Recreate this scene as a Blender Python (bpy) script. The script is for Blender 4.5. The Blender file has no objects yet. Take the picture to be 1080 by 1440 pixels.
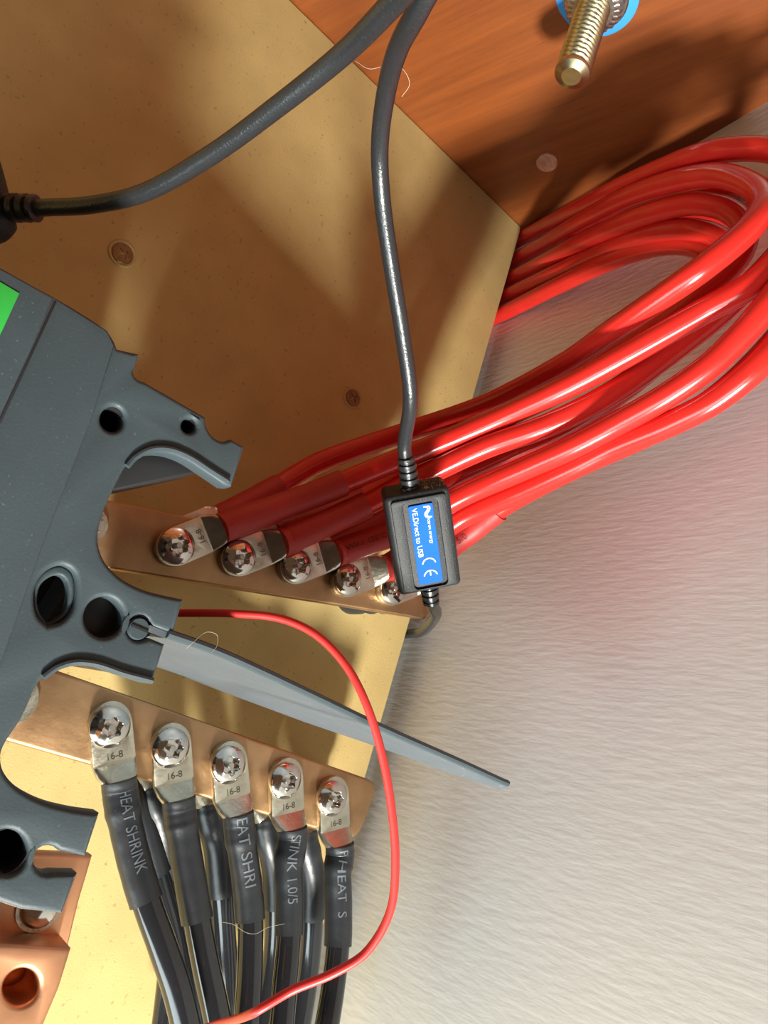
import bpy, bmesh, math, random
from mathutils import Vector, Matrix, noise
random.seed(7)
scene = bpy.context.scene
COL = scene.collection

# ------------------------------------------------------------------ camera
F = 1060.0                                    # focal length in pixels of the 1080x1440 frame
N_ = Vector((-840, 150, 1060)).normalized()   # into the panel, in camera axes (right, down, forward)
U_ = Vector((850, -2720, 1060)); U_ = (U_ - N_ * U_.dot(N_)).normalized()
W_ = N_.cross(U_).normalized()
O = Vector((0.0, -0.28, 1.2))
cam_d = bpy.data.cameras.new('camera')
cam = bpy.data.objects.new('camera', cam_d); COL.objects.link(cam)
rt = Vector((W_.x, N_.x, U_.x)); dn = Vector((W_.y, N_.y, U_.y)); fw = Vector((W_.z, N_.z, U_.z))
cam.matrix_world = Matrix(((rt.x, -dn.x, -fw.x, O.x), (rt.y, -dn.y, -fw.y, O.y), (rt.z, -dn.z, -fw.z, O.z), (0, 0, 0, 1)))
cam_d.sensor_fit = 'VERTICAL'; cam_d.sensor_height = 36.0; cam_d.lens = F / 1440.0 * 36.0
cam_d.clip_start = 0.005; cam_d.clip_end = 50
scene.camera = cam

# ------------------------------------------------------------------ world, lights, exposure
wd = bpy.data.worlds.new('world'); scene.world = wd; wd.use_nodes = True
bg = wd.node_tree.nodes['Background']
bg.inputs['Color'].default_value = (1.0, 0.58, 0.30, 1)
bg.inputs['Strength'].default_value = 0.10

def area(name, loc, target, sx, sy, power, color):
    l = bpy.data.lights.new(name, 'AREA'); l.shape = 'RECTANGLE'; l.size = sx; l.size_y = sy
    l.energy = power; l.color = color
    o = bpy.data.objects.new(name, l); COL.objects.link(o); o.location = loc
    o.rotation_euler = (Vector(target) - Vector(loc)).to_track_quat('-Z', 'Y').to_euler()
    return o
# daylight entering through the open locker door, below and a little in front of the bars
area('daylight_opening', (0.21, -0.66, 0.20), (0.12, -0.03, 1.27), 0.14, 0.14, 38.0, (1.0, 0.98, 0.90))
# softer sky light from the same opening
area('sky_light', (-0.27, -0.22, 0.50), (0.20, -0.08, 1.10), 0.9, 0.32, 8.4, (0.84, 0.98, 1.0))
scene.view_settings.view_transform = 'Standard'
scene.view_settings.look = 'None'
scene.view_settings.gamma = 1.0
scene.view_settings.use_curve_mapping = False
scene.view_settings.exposure = 0.0

# ------------------------------------------------------------------ helpers: picture points to places
def ray(px, py):
    r = Vector(((px - 540) / F, (py - 720) / F, 1.0))
    return Vector((W_.dot(r), N_.dot(r), U_.dot(r)))
def pD(px, py, d): return O + ray(px, py) * d
def pY(px, py, Y):
    r = ray(px, py); return O + r * ((Y - O.y) / r.y)
def pX(px, py, X):
    r = ray(px, py); return O + r * ((X - O.x) / r.x)
def pZ(px, py, Z):
    r = ray(px, py); return O + r * ((Z - O.z) / r.z)

# ------------------------------------------------------------------ materials
def mat(name, color, rough=0.5, metal=0.0, var=0.0, vscale=200.0, bump=0.0, bscale=400.0, color2=None,
        speck=0.0, speck_col=(0.5, 0.47, 0.42), speck_scale=900.0, coat=0.0, spec=0.5, stretch=None, rvar=0.0):
    m = bpy.data.materials.new(name); m.use_nodes = True
    nt = m.node_tree; b = nt.nodes['Principled BSDF']
    b.inputs['Base Color'].default_value = (*color, 1); b.inputs['Roughness'].default_value = rough
    b.inputs['Metallic'].default_value = metal; b.inputs['Coat Weight'].default_value = coat
    b.inputs['Coat Roughness'].default_value = 0.12
    b.inputs['Specular IOR Level'].default_value = spec
    tc = nt.nodes.new('ShaderNodeTexCoord'); src = tc.outputs['Object']
    if stretch:
        mp = nt.nodes.new('ShaderNodeMapping'); mp.inputs['Scale'].default_value = stretch
        nt.links.new(src, mp.inputs['Vector']); src = mp.outputs['Vector']
    colsock = None
    if var > 0 or color2:
        n = nt.nodes.new('ShaderNodeTexNoise'); n.inputs['Scale'].default_value = vscale; n.inputs['Detail'].default_value = 5
        nt.links.new(src, n.inputs['Vector'])
        r = nt.nodes.new('ShaderNodeValToRGB'); r.color_ramp.elements[0].position = 0.3; r.color_ramp.elements[1].position = 0.7
        c2 = color2 if color2 else tuple(min(1, c * (1 + var)) for c in color)
        c1 = color if color2 else tuple(c * (1 - var) for c in color)
        r.color_ramp.elements[0].color = (*c1, 1); r.color_ramp.elements[1].color = (*c2, 1)
        nt.links.new(n.outputs['Fac'], r.inputs['Fac']); colsock = r.outputs['Color']
        if rvar > 0:
            mr = nt.nodes.new('ShaderNodeMapRange')
            mr.inputs['To Min'].default_value = max(0, rough - rvar); mr.inputs['To Max'].default_value = rough + rvar
            nt.links.new(n.outputs['Fac'], mr.inputs['Value']); nt.links.new(mr.outputs['Result'], b.inputs['Roughness'])
    if speck > 0:
        n2 = nt.nodes.new('ShaderNodeTexNoise'); n2.inputs['Scale'].default_value = speck_scale; n2.inputs['Detail'].default_value = 2
        nt.links.new(tc.outputs['Object'], n2.inputs['Vector'])
        r2 = nt.nodes.new('ShaderNodeValToRGB')
        r2.color_ramp.elements[0].position = 0.70 - 0.12 * speck; r2.color_ramp.elements[1].position = 0.76
        r2.color_ramp.elements[0].color = (0, 0, 0, 1); r2.color_ramp.elements[1].color = (speck, speck, speck, 1)
        nt.links.new(n2.outputs['Fac'], r2.inputs['Fac'])
        mx = nt.nodes.new('ShaderNodeMix'); mx.data_type = 'RGBA'
        nt.links.new(r2.outputs['Color'], mx.inputs['Factor'])
        if colsock: nt.links.new(colsock, mx.inputs['A'])
        else: mx.inputs['A'].default_value = (*color, 1)
        mx.inputs['B'].default_value = (*speck_col, 1)
        colsock = mx.outputs['Result']
    if colsock: nt.links.new(colsock, b.inputs['Base Color'])
    if bump > 0:
        n3 = nt.nodes.new('ShaderNodeTexNoise'); n3.inputs['Scale'].default_value = bscale; n3.inputs['Detail'].default_value = 4
        nt.links.new(src, n3.inputs['Vector'])
        bp = nt.nodes.new('ShaderNodeBump'); bp.inputs['Strength'].default_value = bump; bp.inputs['Distance'].default_value = 0.001
        nt.links.new(n3.outputs['Fac'], bp.inputs['Height']); nt.links.new(bp.outputs['Normal'], b.inputs['Normal'])
    return m

M = {}
M['fibreboard'] = mat('fibreboard', (0.54, 0.40, 0.165), 0.75, var=0.07, vscale=60, bump=0.12, bscale=1500, speck=0.5, speck_col=(0.20, 0.12, 0.04), speck_scale=480, spec=0.15)
M['board_edge'] = mat('board_edge', (0.52, 0.40, 0.20), 0.8, var=0.1, vscale=300, bump=0.2)
M['dark'] = mat('dark_gap', (0.02, 0.012, 0.008), 0.9)
M['wallpaint'] = mat('wall_paint', (0.79, 0.79, 0.775), 0.45, var=0.02, vscale=9, bump=0.15, bscale=430, stretch=(1, 0.2, 1.0), spec=0.35)
M['copper'] = mat('copper_bar', (0.37, 0.215, 0.11), 0.45, 1.0, color2=(0.55, 0.34, 0.18), vscale=60, bump=0.08, bscale=500, rvar=0.08)
M['copper_new'] = mat('copper_new', (0.72, 0.36, 0.20), 0.42, 1.0, var=0.08, vscale=120, bump=0.03)
M['tin'] = mat('tinned_lug', (0.56, 0.53, 0.43), 0.34, 1.0, color2=(0.72, 0.69, 0.58), vscale=260, bump=0.15, bscale=900, rvar=0.06)
M['steel'] = mat('stainless', (0.70, 0.68, 0.64), 0.14, 1.0, var=0.05, vscale=300)
M['steel_dull'] = mat('stainless_dull', (0.50, 0.48, 0.44), 0.35, 1.0)
M['zinc'] = mat('yellow_zinc', (0.60, 0.53, 0.33), 0.27, 1.0, var=0.08, vscale=300)
M['galv'] = mat('galvanised', (0.62, 0.63, 0.62), 0.33, 1.0, var=0.15, vscale=500, bump=0.2)
M['bluepl'] = mat('blue_plastic', (0.05, 0.33, 0.82), 0.4)
M['red'] = mat('red_pvc', (0.66, 0.024, 0.018), 0.20, var=0.05, vscale=90, bump=0.02, bscale=300, speck=0.15, speck_col=(0.75, 0.3, 0.25), speck_scale=2200, spec=0.55)
M['redshrink'] = mat('red_shrink', (0.46, 0.030, 0.026), 0.48, var=0.06, vscale=120, bump=0.08, bscale=500)
M['redwire'] = mat('red_wire', (0.66, 0.035, 0.030), 0.40, var=0.05, vscale=90)
M['black'] = mat('black_pvc', (0.015, 0.016, 0.019), 0.12, speck=0.25, speck_col=(0.12, 0.11, 0.10), speck_scale=3000, spec=0.7)
M['blackshrink'] = mat('black_shrink', (0.018, 0.020, 0.024), 0.38, bump=0.10, bscale=350, speck=0.25, speck_col=(0.22, 0.20, 0.17), speck_scale=1700, spec=0.6)
M['blackcable'] = mat('black_cable', (0.020, 0.022, 0.025), 0.30, speck=0.35, speck_col=(0.16, 0.15, 0.135), speck_scale=2600, bump=0.15, bscale=1600, spec=0.6)
M['housing'] = mat('adapter_plastic', (0.022, 0.024, 0.026), 0.5, spec=0.3, bump=0.12, bscale=2200, speck=0.4, speck_col=(0.28, 0.26, 0.22), speck_scale=1500)
M['breaker'] = mat('breaker_plastic', (0.046, 0.064, 0.073), 0.52, var=0.06, vscale=70, bump=0.06, bscale=1600, speck=0.25, speck_col=(0.30, 0.31, 0.31), speck_scale=1300, spec=0.4)
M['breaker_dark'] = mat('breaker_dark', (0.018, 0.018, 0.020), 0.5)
M['barrier'] = mat('barrier_plastic', (0.085, 0.102, 0.118), 0.5, var=0.08, vscale=120, speck=0.3, speck_col=(0.5, 0.5, 0.5), speck_scale=800)
M['green'] = mat('green_label', (0.03, 0.42, 0.06), 0.45)
M['bluelabel'] = mat('blue_label', (0.006, 0.12, 0.70), 0.6, var=0.06, vscale=60, spec=0.12)
M['whiteprint'] = mat('white_print', (0.70, 0.76, 0.82), 0.5)
M['greyprint'] = mat('grey_print', (0.125, 0.145, 0.165), 0.5)
M['darkprint'] = mat('dark_print', (0.12, 0.012, 0.010), 0.6)
M['etch'] = mat('etched_mark', (0.22, 0.20, 0.15), 0.5, 0.8)
M['screw'] = mat('old_screw', (0.26, 0.19, 0.10), 0.45, 0.8, var=0.2, vscale=500)
M['lint'] = mat('lint', (0.55, 0.47, 0.36), 0.9)

def wood_mat(ang):
    m = bpy.data.materials.new('varnished_wood'); m.use_nodes = True
    nt = m.node_tree; b = nt.nodes['Principled BSDF']
    tc = nt.nodes.new('ShaderNodeTexCoord'); mp = nt.nodes.new('ShaderNodeMapping')
    mp.vector_type = 'TEXTURE'
    mp.inputs['Rotation'].default_value = (0, 0, ang); mp.inputs['Scale'].default_value = (0.13, 0.008, 0.1)
    nt.links.new(tc.outputs['Object'], mp.inputs['Vector'])
    n = nt.nodes.new('ShaderNodeTexNoise'); n.inputs['Scale'].default_value = 1.6; n.inputs['Detail'].default_value = 8; n.inputs['Roughness'].default_value = 0.62
    nt.links.new(mp.outputs['Vector'], n.inputs['Vector'])
    r = nt.nodes.new('ShaderNodeValToRGB')
    r.color_ramp.elements[0].position = 0.30; r.color_ramp.elements[0].color = (0.175, 0.043, 0.008, 1)
    r.color_ramp.elements[1].position = 0.72; r.color_ramp.elements[1].color = (0.265, 0.069, 0.013, 1)
    nt.links.new(n.outputs['Fac'], r.inputs['Fac'])
    n2 = nt.nodes.new('ShaderNodeTexNoise'); n2.inputs['Scale'].default_value = 9; n2.inputs['Detail'].default_value = 3
    nt.links.new(mp.outputs['Vector'], n2.inputs['Vector'])
    r2 = nt.nodes.new('ShaderNodeValToRGB'); r2.color_ramp.elements[0].position = 0.22; r2.color_ramp.elements[1].position = 0.34
    r2.color_ramp.elements[0].color = (0.45, 0.35, 0.30, 1); r2.color_ramp.elements[1].color = (1, 1, 1, 1)
    nt.links.new(n2.outputs['Fac'], r2.inputs['Fac'])
    mx = nt.nodes.new('ShaderNodeMix'); mx.data_type = 'RGBA'; mx.blend_type = 'MULTIPLY'; mx.inputs['Factor'].default_value = 0.8
    nt.links.new(r.outputs['Color'], mx.inputs['A']); nt.links.new(r2.outputs['Color'], mx.inputs['B'])
    nt.links.new(mx.outputs['Result'], b.inputs['Base Color'])
    b.inputs['Roughness'].default_value = 0.38; b.inputs['Coat Weight'].default_value = 0.25; b.inputs['Coat Roughness'].default_value = 0.25
    bp = nt.nodes.new('ShaderNodeBump'); bp.inputs['Strength'].default_value = 0.12; bp.inputs['Distance'].default_value = 0.001
    nt.links.new(n.outputs['Fac'], bp.inputs['Height']); nt.links.new(bp.outputs['Normal'], b.inputs['Normal'])
    return m

# ------------------------------------------------------------------ helpers: objects
def thing(name, label, cat, loc, group=None):
    o = bpy.data.objects.new(name, None); COL.objects.link(o); o.location = loc
    o.empty_display_size = 0.01
    o['label'] = label; o['category'] = cat
    if group: o['group'] = group
    return o
def wloc(o):
    v = Vector(o.location)
    while o.parent: o = o.parent; v += Vector(o.location)
    return v
def part(name, verts, faces, m, parent=None, smooth=False, label=None):
    """verts in world coordinates; linked as one mesh under parent."""
    if parent is not None:
        L = wloc(parent); verts = [Vector(v) - L for v in verts]
    me = bpy.data.meshes.new(name); me.from_pydata([tuple(v) for v in verts], [], faces)
    bm = bmesh.new(); bm.from_mesh(me); bmesh.ops.recalc_face_normals(bm, faces=bm.faces); bm.to_mesh(me); bm.free()
    me.materials.append(m)
    if smooth:
        me.polygons.foreach_set('use_smooth', [True] * len(me.polygons))
        if smooth != True: me.set_sharp_from_angle(angle=math.radians(smooth))
    o = bpy.data.objects.new(name, me); COL.objects.link(o)
    if parent is not None: o.parent = parent
    if label: o['label'] = label
    return o
def structure(o): o['kind'] = 'structure'; return o
def stuff(o): o['kind'] = 'stuff'; return o

class MB:
    def __init__(s): s.v = []; s.f = []
    def add(s, v, f):
        k = len(s.v); s.v += v; s.f += [tuple(i + k for i in q) for q in f]
    def build(s, name, m, parent=None, smooth=False, label=None): return part(name, s.v, s.f, m, parent, smooth, label)

def box_vf(a, b):
    x0, y0, z0 = a; x1, y1, z1 = b
    v = [Vector(p) for p in ((x0,y0,z0),(x1,y0,z0),(x1,y1,z0),(x0,y1,z0),(x0,y0,z1),(x1,y0,z1),(x1,y1,z1),(x0,y1,z1))]
    return v, [(0,3,2,1),(4,5,6,7),(0,1,5,4),(1,2,6,5),(2,3,7,6),(3,0,4,7)]

def catmull(pts, n=8):
    """centripetal-ish smooth path through points (tuples of any length)."""
    P = [Vector(p) for p in pts]; out = []
    for i in range(len(P) - 1):
        p0 = P[i - 1] if i else P[0] * 2 - P[1]
        p1, p2 = P[i], P[i + 1]
        p3 = P[i + 2] if i + 2 < len(P) else P[-1] * 2 - P[-2]
        d = (p2 - p1).length
        m1 = (p2 - p0) * (d / max(1e-9, (p1 - p0).length + d)); m2 = (p3 - p1) * (d / max(1e-9, (p3 - p2).length + d))
        for k in range(n):
            t = k / n; t2 = t * t; t3 = t2 * t
            out.append(p1 * (2*t3 - 3*t2 + 1) + m1 * (t3 - 2*t2 + t) + p2 * (-2*t3 + 3*t2) + m2 * (t3 - t2))
    out.append(P[-1]); return out

def frames(path):
    T = []
    for i in range(len(path)):
        a = path[max(0, i - 1)]; b = path[min(len(path) - 1, i + 1)]
        T.append((b - a).normalized())
    up = Vector((0, 0, 1)) if abs(T[0].z) < 0.9 else Vector((1, 0, 0))
    nrm = (up - T[0] * up.dot(T[0])).normalized(); out = []
    for t in T:
        nrm = (nrm - t * nrm.dot(t)).normalized(); out.append((t, nrm, t.cross(nrm)))
    return out
def tube_vf(path, rad, seg=16, cap=True):
    """rad: number or function(index, fraction)->radius."""
    fr = frames(path); v = []; f = []; n = len(path)
    for i, p in enumerate(path):
        r = rad if isinstance(rad, (int, float)) else rad(i, i / (n - 1))
        t, a, b = fr[i]
        for k in range(seg):
            q = 2 * math.pi * k / seg; v.append(p + a * (r * math.cos(q)) + b * (r * math.sin(q)))
    for i in range(n - 1):
        for k in range(seg):
            k2 = (k + 1) % seg; f.append((i*seg + k, i*seg + k2, (i+1)*seg + k2, (i+1)*seg + k))
    if cap: f += [tuple(range(seg - 1, -1, -1)), tuple((n-1)*seg + k for k in range(seg))]
    return v, f
def lathe_vf(origin, axis, prof, seg=32, ref=None, cap=True):
    """prof: list of (radius or function(theta), height along axis)."""
    ax = Vector(axis).normalized(); ref = Vector(ref) if ref else (Vector((0,0,1)) if abs(ax.z) < 0.9 else Vector((1,0,0)))
    a = (ref - ax * ref.dot(ax)).normalized(); b = ax.cross(a); v = []; f = []; n = len(prof)
    for r, h in prof:
        for k in range(seg):
            q = 2 * math.pi * k / seg; rr = r(q) if callable(r) else r
            v.append(Vector(origin) + ax * h + a * (rr * math.cos(q)) + b * (rr * math.sin(q)))
    for i in range(n - 1):
        for k in range(seg):
            k2 = (k + 1) % seg; f.append((i*seg + k, i*seg + k2, (i+1)*seg + k2, (i+1)*seg + k))
    if cap: f += [tuple(range(seg - 1, -1, -1)), tuple((n-1)*seg + k for k in range(seg))]
    return v, f

def curve_mesh(splines, extrude, bevel, mtx, fontbody=None, size=1, res=2, align='CENTER', bold=0.0):
    if fontbody is not None:
        cu = bpy.data.curves.new('tmp', 'FONT'); cu.body = fontbody; cu.size = size; cu.align_x = align; cu.align_y = 'CENTER'; cu.offset = bold; cu.resolution_u = 3
    else:
        cu = bpy.data.curves.new('tmp', 'CURVE'); cu.dimensions = '2D'; cu.fill_mode = 'BOTH'
        for s in splines:
            sp = cu.splines.new('POLY'); sp.points.add(len(s) - 1)
            for q, p in zip(sp.points, s): q.co = (p[0], p[1], 0, 1)
            sp.use_cyclic_u = True
        cu.offset = -bevel
    cu.extrude = extrude; cu.bevel_depth = bevel; cu.bevel_resolution = res if bevel > 0 else 0
    o = bpy.data.objects.new('tmp', cu); COL.objects.link(o)
    dg = bpy.context.evaluated_depsgraph_get(); dg.update()
    me = bpy.data.meshes.new_from_object(o.evaluated_get(dg))
    bm = bmesh.new(); bm.from_mesh(me); bmesh.ops.remove_doubles(bm, verts=bm.verts, dist=1e-7)
    v = [mtx @ x.co for x in bm.verts]; bm.verts.index_update(); f = [tuple(q.index for q in fc.verts) for fc in bm.faces]
    bm.free(); bpy.data.objects.remove(o); bpy.data.curves.remove(cu); bpy.data.meshes.remove(me)
    return v, f
def XZ(y): return Matrix(((1,0,0,0),(0,0,-1,y),(0,1,0,0),(0,0,0,1)))      # local x,y,z -> world x, z, -y
def plate(name, outline, holes, y_front, y_back, m, parent, bevel=0.0004, res=2, label=None):
    """prism of an outline in the XZ plane; outline and holes are lists of (x, z)."""
    th = abs(y_back - y_front)
    v, f = curve_mesh([outline] + holes, th / 2 - bevel, bevel, XZ((y_front + y_back) / 2), res=res)
    return part(name, v, f, m, parent, smooth=35, label=label)
def xz(p): return (p.x, p.z)
def onY(pts, Y): return [xz(pY(a, b, Y)) for a, b in pts]
def circ(c, r, n=32, ry=None, rot=0):
    ry = ry or r; o = []
    for k in range(n):
        q = 2 * math.pi * k / n; x = r * math.cos(q); y = ry * math.sin(q)
        o.append((c[0] + x * math.cos(rot) - y * math.sin(rot), c[1] + x * math.sin(rot) + y * math.cos(rot)))
    return o
def text_flat(name, body, size, origin, ex, ey, m, parent, bold=0.0, align='CENTER'):
    ez = ex.cross(ey).normalized()
    mt = Matrix(((ex.x, ey.x, ez.x, origin.x), (ex.y, ey.y, ez.y, origin.y), (ex.z, ey.z, ez.z, origin.z), (0,0,0,1)))
    v, f = curve_mesh(None, 0.00002, 0, mt, fontbody=body, size=size, align=align, bold=bold)
    return part(name, v, f, m, parent)
def text_tube(name, body, size, path, rad, s0, m, parent, flip=False, shift=0.0, squash=1.0, bold=0.0):
    """lettering that follows a tube, starting s0 metres along it, on its camera side."""
    cu = curve_mesh(None, 0, 0, Matrix.Identity(4), fontbody=body, size=size, align='LEFT', bold=bold)
    me = bpy.data.meshes.new('tmp'); me.from_pydata([tuple(v) for v in cu[0]], [], cu[1])
    bm = bmesh.new(); bm.from_mesh(me); bpy.data.meshes.remove(me)
    bmesh.ops.triangulate(bm, faces=bm.faces)
    for _ in range(2):
        long = [e for e in bm.edges if e.calc_length() > size * 0.16]
        if long: bmesh.ops.subdivide_edges(bm, edges=long, cuts=1); bmesh.ops.triangulate(bm, faces=bm.faces)
    cum = [0.0]
    for a, b in zip(path, path[1:]): cum.append(cum[-1] + (b - a).length)
    fr = frames(path); w = max(v.co.x for v in bm.verts); out = []
    for v in bm.verts:
        x, y = v.co.x * squash, v.co.y
        if flip: x, y = w * squash - x, -y
        s = min(max(s0 + x, 0), cum[-1] - 1e-6); i = max(k for k in range(len(cum) - 1) if cum[k] <= s)
        t_ = (s - cum[i]) / (cum[i+1] - cum[i]); p = path[i].lerp(path[i+1], t_); t = fr[i][0].lerp(fr[i+1][0], t_).normalized()
        r = (rad if isinstance(rad, (int, float)) else rad(i, (i + t_) / (len(path) - 1))) + 0.00008
        vw = O - p; vw = (vw - t * vw.dot(t)).normalized(); bb = vw.cross(t); q = (y + shift) / r
        out.append(p + vw * (r * math.cos(q)) + bb * (r * math.sin(q)))
    bm.verts.index_update(); f = [tuple(q.index for q in fc.verts) for fc in bm.faces]; bm.free()
    return part(name, out, f, m, parent)

# ================================================================== THE SETTING
XB = pY(733, 320, 0).x; ZT = pY(733, 320, 0).z; XW = XB + 0.012
SL = math.tan(math.radians(5.5))
def ceil_pt(px, py):
    r = ray(px, py); t = (ZT - O.z - SL * O.y) / (r.z + SL * r.y); return O + r * t
# right side wall
v, f = box_vf((XW, -0.62, 0.80), (XW + 0.02, 0.10, 1.66)); structure(part('wall_right', v, f, M['wallpaint']))
# wall behind the mounting board (only glimpsed through the cable gap)
v, f = box_vf((-0.55, 0.085, 0.80), (XW, 0.105, 1.60)); structure(part('wall_back', v, f, M['board_edge']))
# varnished wooden deck above
g0 = ceil_pt(820, 180); g1 = ceil_pt(920, 143); gd = g1 - g0
y0, y1 = -0.62, 0.105
v = [Vector((x, y, ZT + 0.0008 - SL * y + dz)) for dz in (0, 0.02) for x, y in ((-0.55, y0), (XW + 0.02, y0), (XW + 0.02, y1), (-0.55, y1))]
M['wood'] = wood_mat(math.atan2(gd.y, gd.x))
M['plug'] = mat('wood_plug', (0.36, 0.14, 0.075), 0.45, color2=(0.50, 0.25, 0.17), vscale=260, stretch=(1, 3, 1))
ceiling = structure(part('ceiling', v, [(0,1,2,3),(4,7,6,5),(0,4,5,1),(1,5,6,2),(2,6,7,3),(3,7,4,0)], M['wood']))
cn = Vector((0, -SL, -1)).normalized()                       # ceiling normal, pointing down
pc = ceil_pt(769, 229)
v, f = lathe_vf(pc - cn * 0.001, cn, [(0.0056, 0), (0.0056, 0.0012), (0.0053, 0.00135), (0.0001, 0.00135)], 32)
part('plug', v, f, M['plug'], ceiling, smooth=30, label='pale round plug filling a hole in the wood')

# ================================================================== MOUNTING BOARD
bd = thing('mounting_board', 'tan fibreboard panel that carries both copper bars, reaching the wood above', 'panel', (0.0, 0.006, ZT - 0.30))
board = plate('board', [(-0.50, 0.86), (XB, 0.86), (XB, ZT), (-0.50, ZT)], [], 0.0, 0.012, M['fibreboard'], bd, 0.0006, 1)
def wood_screw(px, py, r, dark=False):
    c = pY(px, py, 0.0); ax = Vector((0, -1, 0))
    # cross recess: radius function limits of a plus shape for the inner hole
    def plus(q):
        a = abs(math.cos(2 * q)) ** 4; return r * (0.15 + 0.42 * a)
    prof = [(r, -0.001), (r, 0.0003), (r * 0.93, 0.0006), (r * 0.6, 0.0005), (plus, 0.0005), (lambda q: plus(q) * 0.92, -0.0022), (0.00002, -0.0026)]
    v, f = lathe_vf(c, ax, prof, 96, ref=(0.6, 0, 0.8)); s = part('screw', v, f, M['screw'], bd, smooth=30)
    v, f = lathe_vf(c, ax, [(lambda q: plus(q) * 0.96, -0.0009), (lambda q: plus(q) * 0.96, -0.0006), (0.00002, -0.0006)], 96, ref=(0.6, 0, 0.8)); part('recess', v, f, M['dark'], s)
    rim = [(r * 1.02, 0.0002), (r * 1.25, 0.0006), (r * 1.32, 0.0002), (r * 1.32, -0.001), (r * 1.02, -0.001)]
    v, f = lathe_vf(c, ax, rim + [rim[0]], 40, cap=False); part('countersink_rim', v, f, M['fibreboard'], s, smooth=30)
wood_screw(172, 357, 0.0042); wood_screw(496, 560, 0.0040)

# ================================================================== COPPER BARS
BF = -0.036; BB = -0.030
def fillet(poly, rads, n=5):
    out = []
    for i, p in enumerate(poly):
        r = rads[i]; p = Vector(p)
        if r <= 0: out.append(tuple(p)); continue
        a = (Vector(poly[i-1]) - p).normalized(); b = (Vector(poly[(i+1) % len(poly)]) - p).normalized()
        for k in range(n + 1):
            t = k / n; out.append(tuple(p + a * r * (1-t)**2 + b * r * t**2))
    return out
def standoff(c, parent):
    v, f = lathe_vf(Vector((c.x, 0, c.z)), (0, -1, 0), [(0.009, 0), (0.009, 0.006), (0.0075, 0.010), (0.009, 0.015), (0.0075, 0.02), (0.009, 0.024), (0.009, -BB)], 24)
    part('standoff', v, f, M['breaker_dark'], parent, smooth=30)
def big_bolt(px, py, r, label):
    c = pY(px, py, BF); t = thing('terminal_bolt', label, 'bolt', c, 'bolts that fix the copper bars')
    v, f = lathe_vf(c, (0, -1, 0), [(r, 0), (r, 0.0012), (r * 0.96, 0.0016), (0.0001, 0.0016)], 40); part('washer', v, f, M['tin'], t, smooth=30)
    v, f = lathe_vf(c, (0, -1, 0), [(r*0.62, 0.0016), (r*0.62, 0.005), (r*0.55, 0.0065), (0.0001, 0.0066)], 6); part('hex_head', v, f, M['steel'], t)
    return c
ub = thing('copper_busbar', 'upper copper busbar under the red cables, ending behind the black adapter', 'busbar', pY(330, 770, BF), 'copper busbars')
po = onY([(20, 676), (614, 799), (602, 871), (20, 778)], BF)
plate('bar', fillet(po, [0, 0.003, 0.003, 0]), [], BF, BB, M['copper'], ub, 0.0008)
lb = thing('copper_busbar', 'lower copper busbar with rounded free end, carrying the black cables', 'busbar', pY(280, 1050, BF), 'copper busbars')
po = onY([(-60, 894), (534, 1101), (503, 1183), (-60, 1023)], BF)
plate('bar', fillet(po, [0, 0.006, 0.006, 0]), [], BF, BB, M['copper'], lb, 0.0012)
c1 = big_bolt(122, 737, 0.0064, 'steel bolt and washer at the left of the upper busbar, mostly hidden by the breaker'); standoff(c1, ub)
c2 = big_bolt(14, 982, 0.0078, 'steel washer at the left of the lower busbar, mostly hidden by the breaker'); standoff(c2, lb)
standoff(pY(575, 838, BF) + Vector((-0.004, 0, 0)), ub); standoff(pY(498, 1138, BF), lb)

# ================================================================== LUGS, BOLTS, CABLES
PALM = 0.0028
def button_bolt(c, label, group, rot):
    t = thing('button_head_bolt', label, 'bolt', c, group)
    R = 0.0063; hi = lambda r: 0.0007 + 0.0031 * math.sqrt(max(0, 1 - (r / (R * 1.04)) ** 2))
    prof = [(R * 0.97, 0.0), (R, 0.0004)] + [(R * k, hi(R * k)) for k in (0.985, 0.95, 0.9, 0.82, 0.74, 0.66, 0.60)]
    lob = lambda q, s=1.0: R * s * (0.455 + 0.055 * math.cos(6 * (q - rot)))
    prof += [(lambda q: lob(q, 1.06), hi(R * 0.5) + 0.0001), (lambda q: lob(q), hi(R * 0.5) - 0.0001), (lambda q: lob(q, 0.97), 0.0012), (R * 0.17, 0.0011)]
    v, f = lathe_vf(c, (0, -1, 0), prof, 60); part('head', v, f, M['steel'], t, smooth=32)
    v, f = lathe_vf(c, (0, -1, 0), [(R * 0.165, 0.0010), (R * 0.165, 0.0030), (R * 0.14, 0.0032), (0.00005, 0.0032)], 20)
    part('centre_pin', v, f, M['steel_dull'], t, smooth=30)
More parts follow.
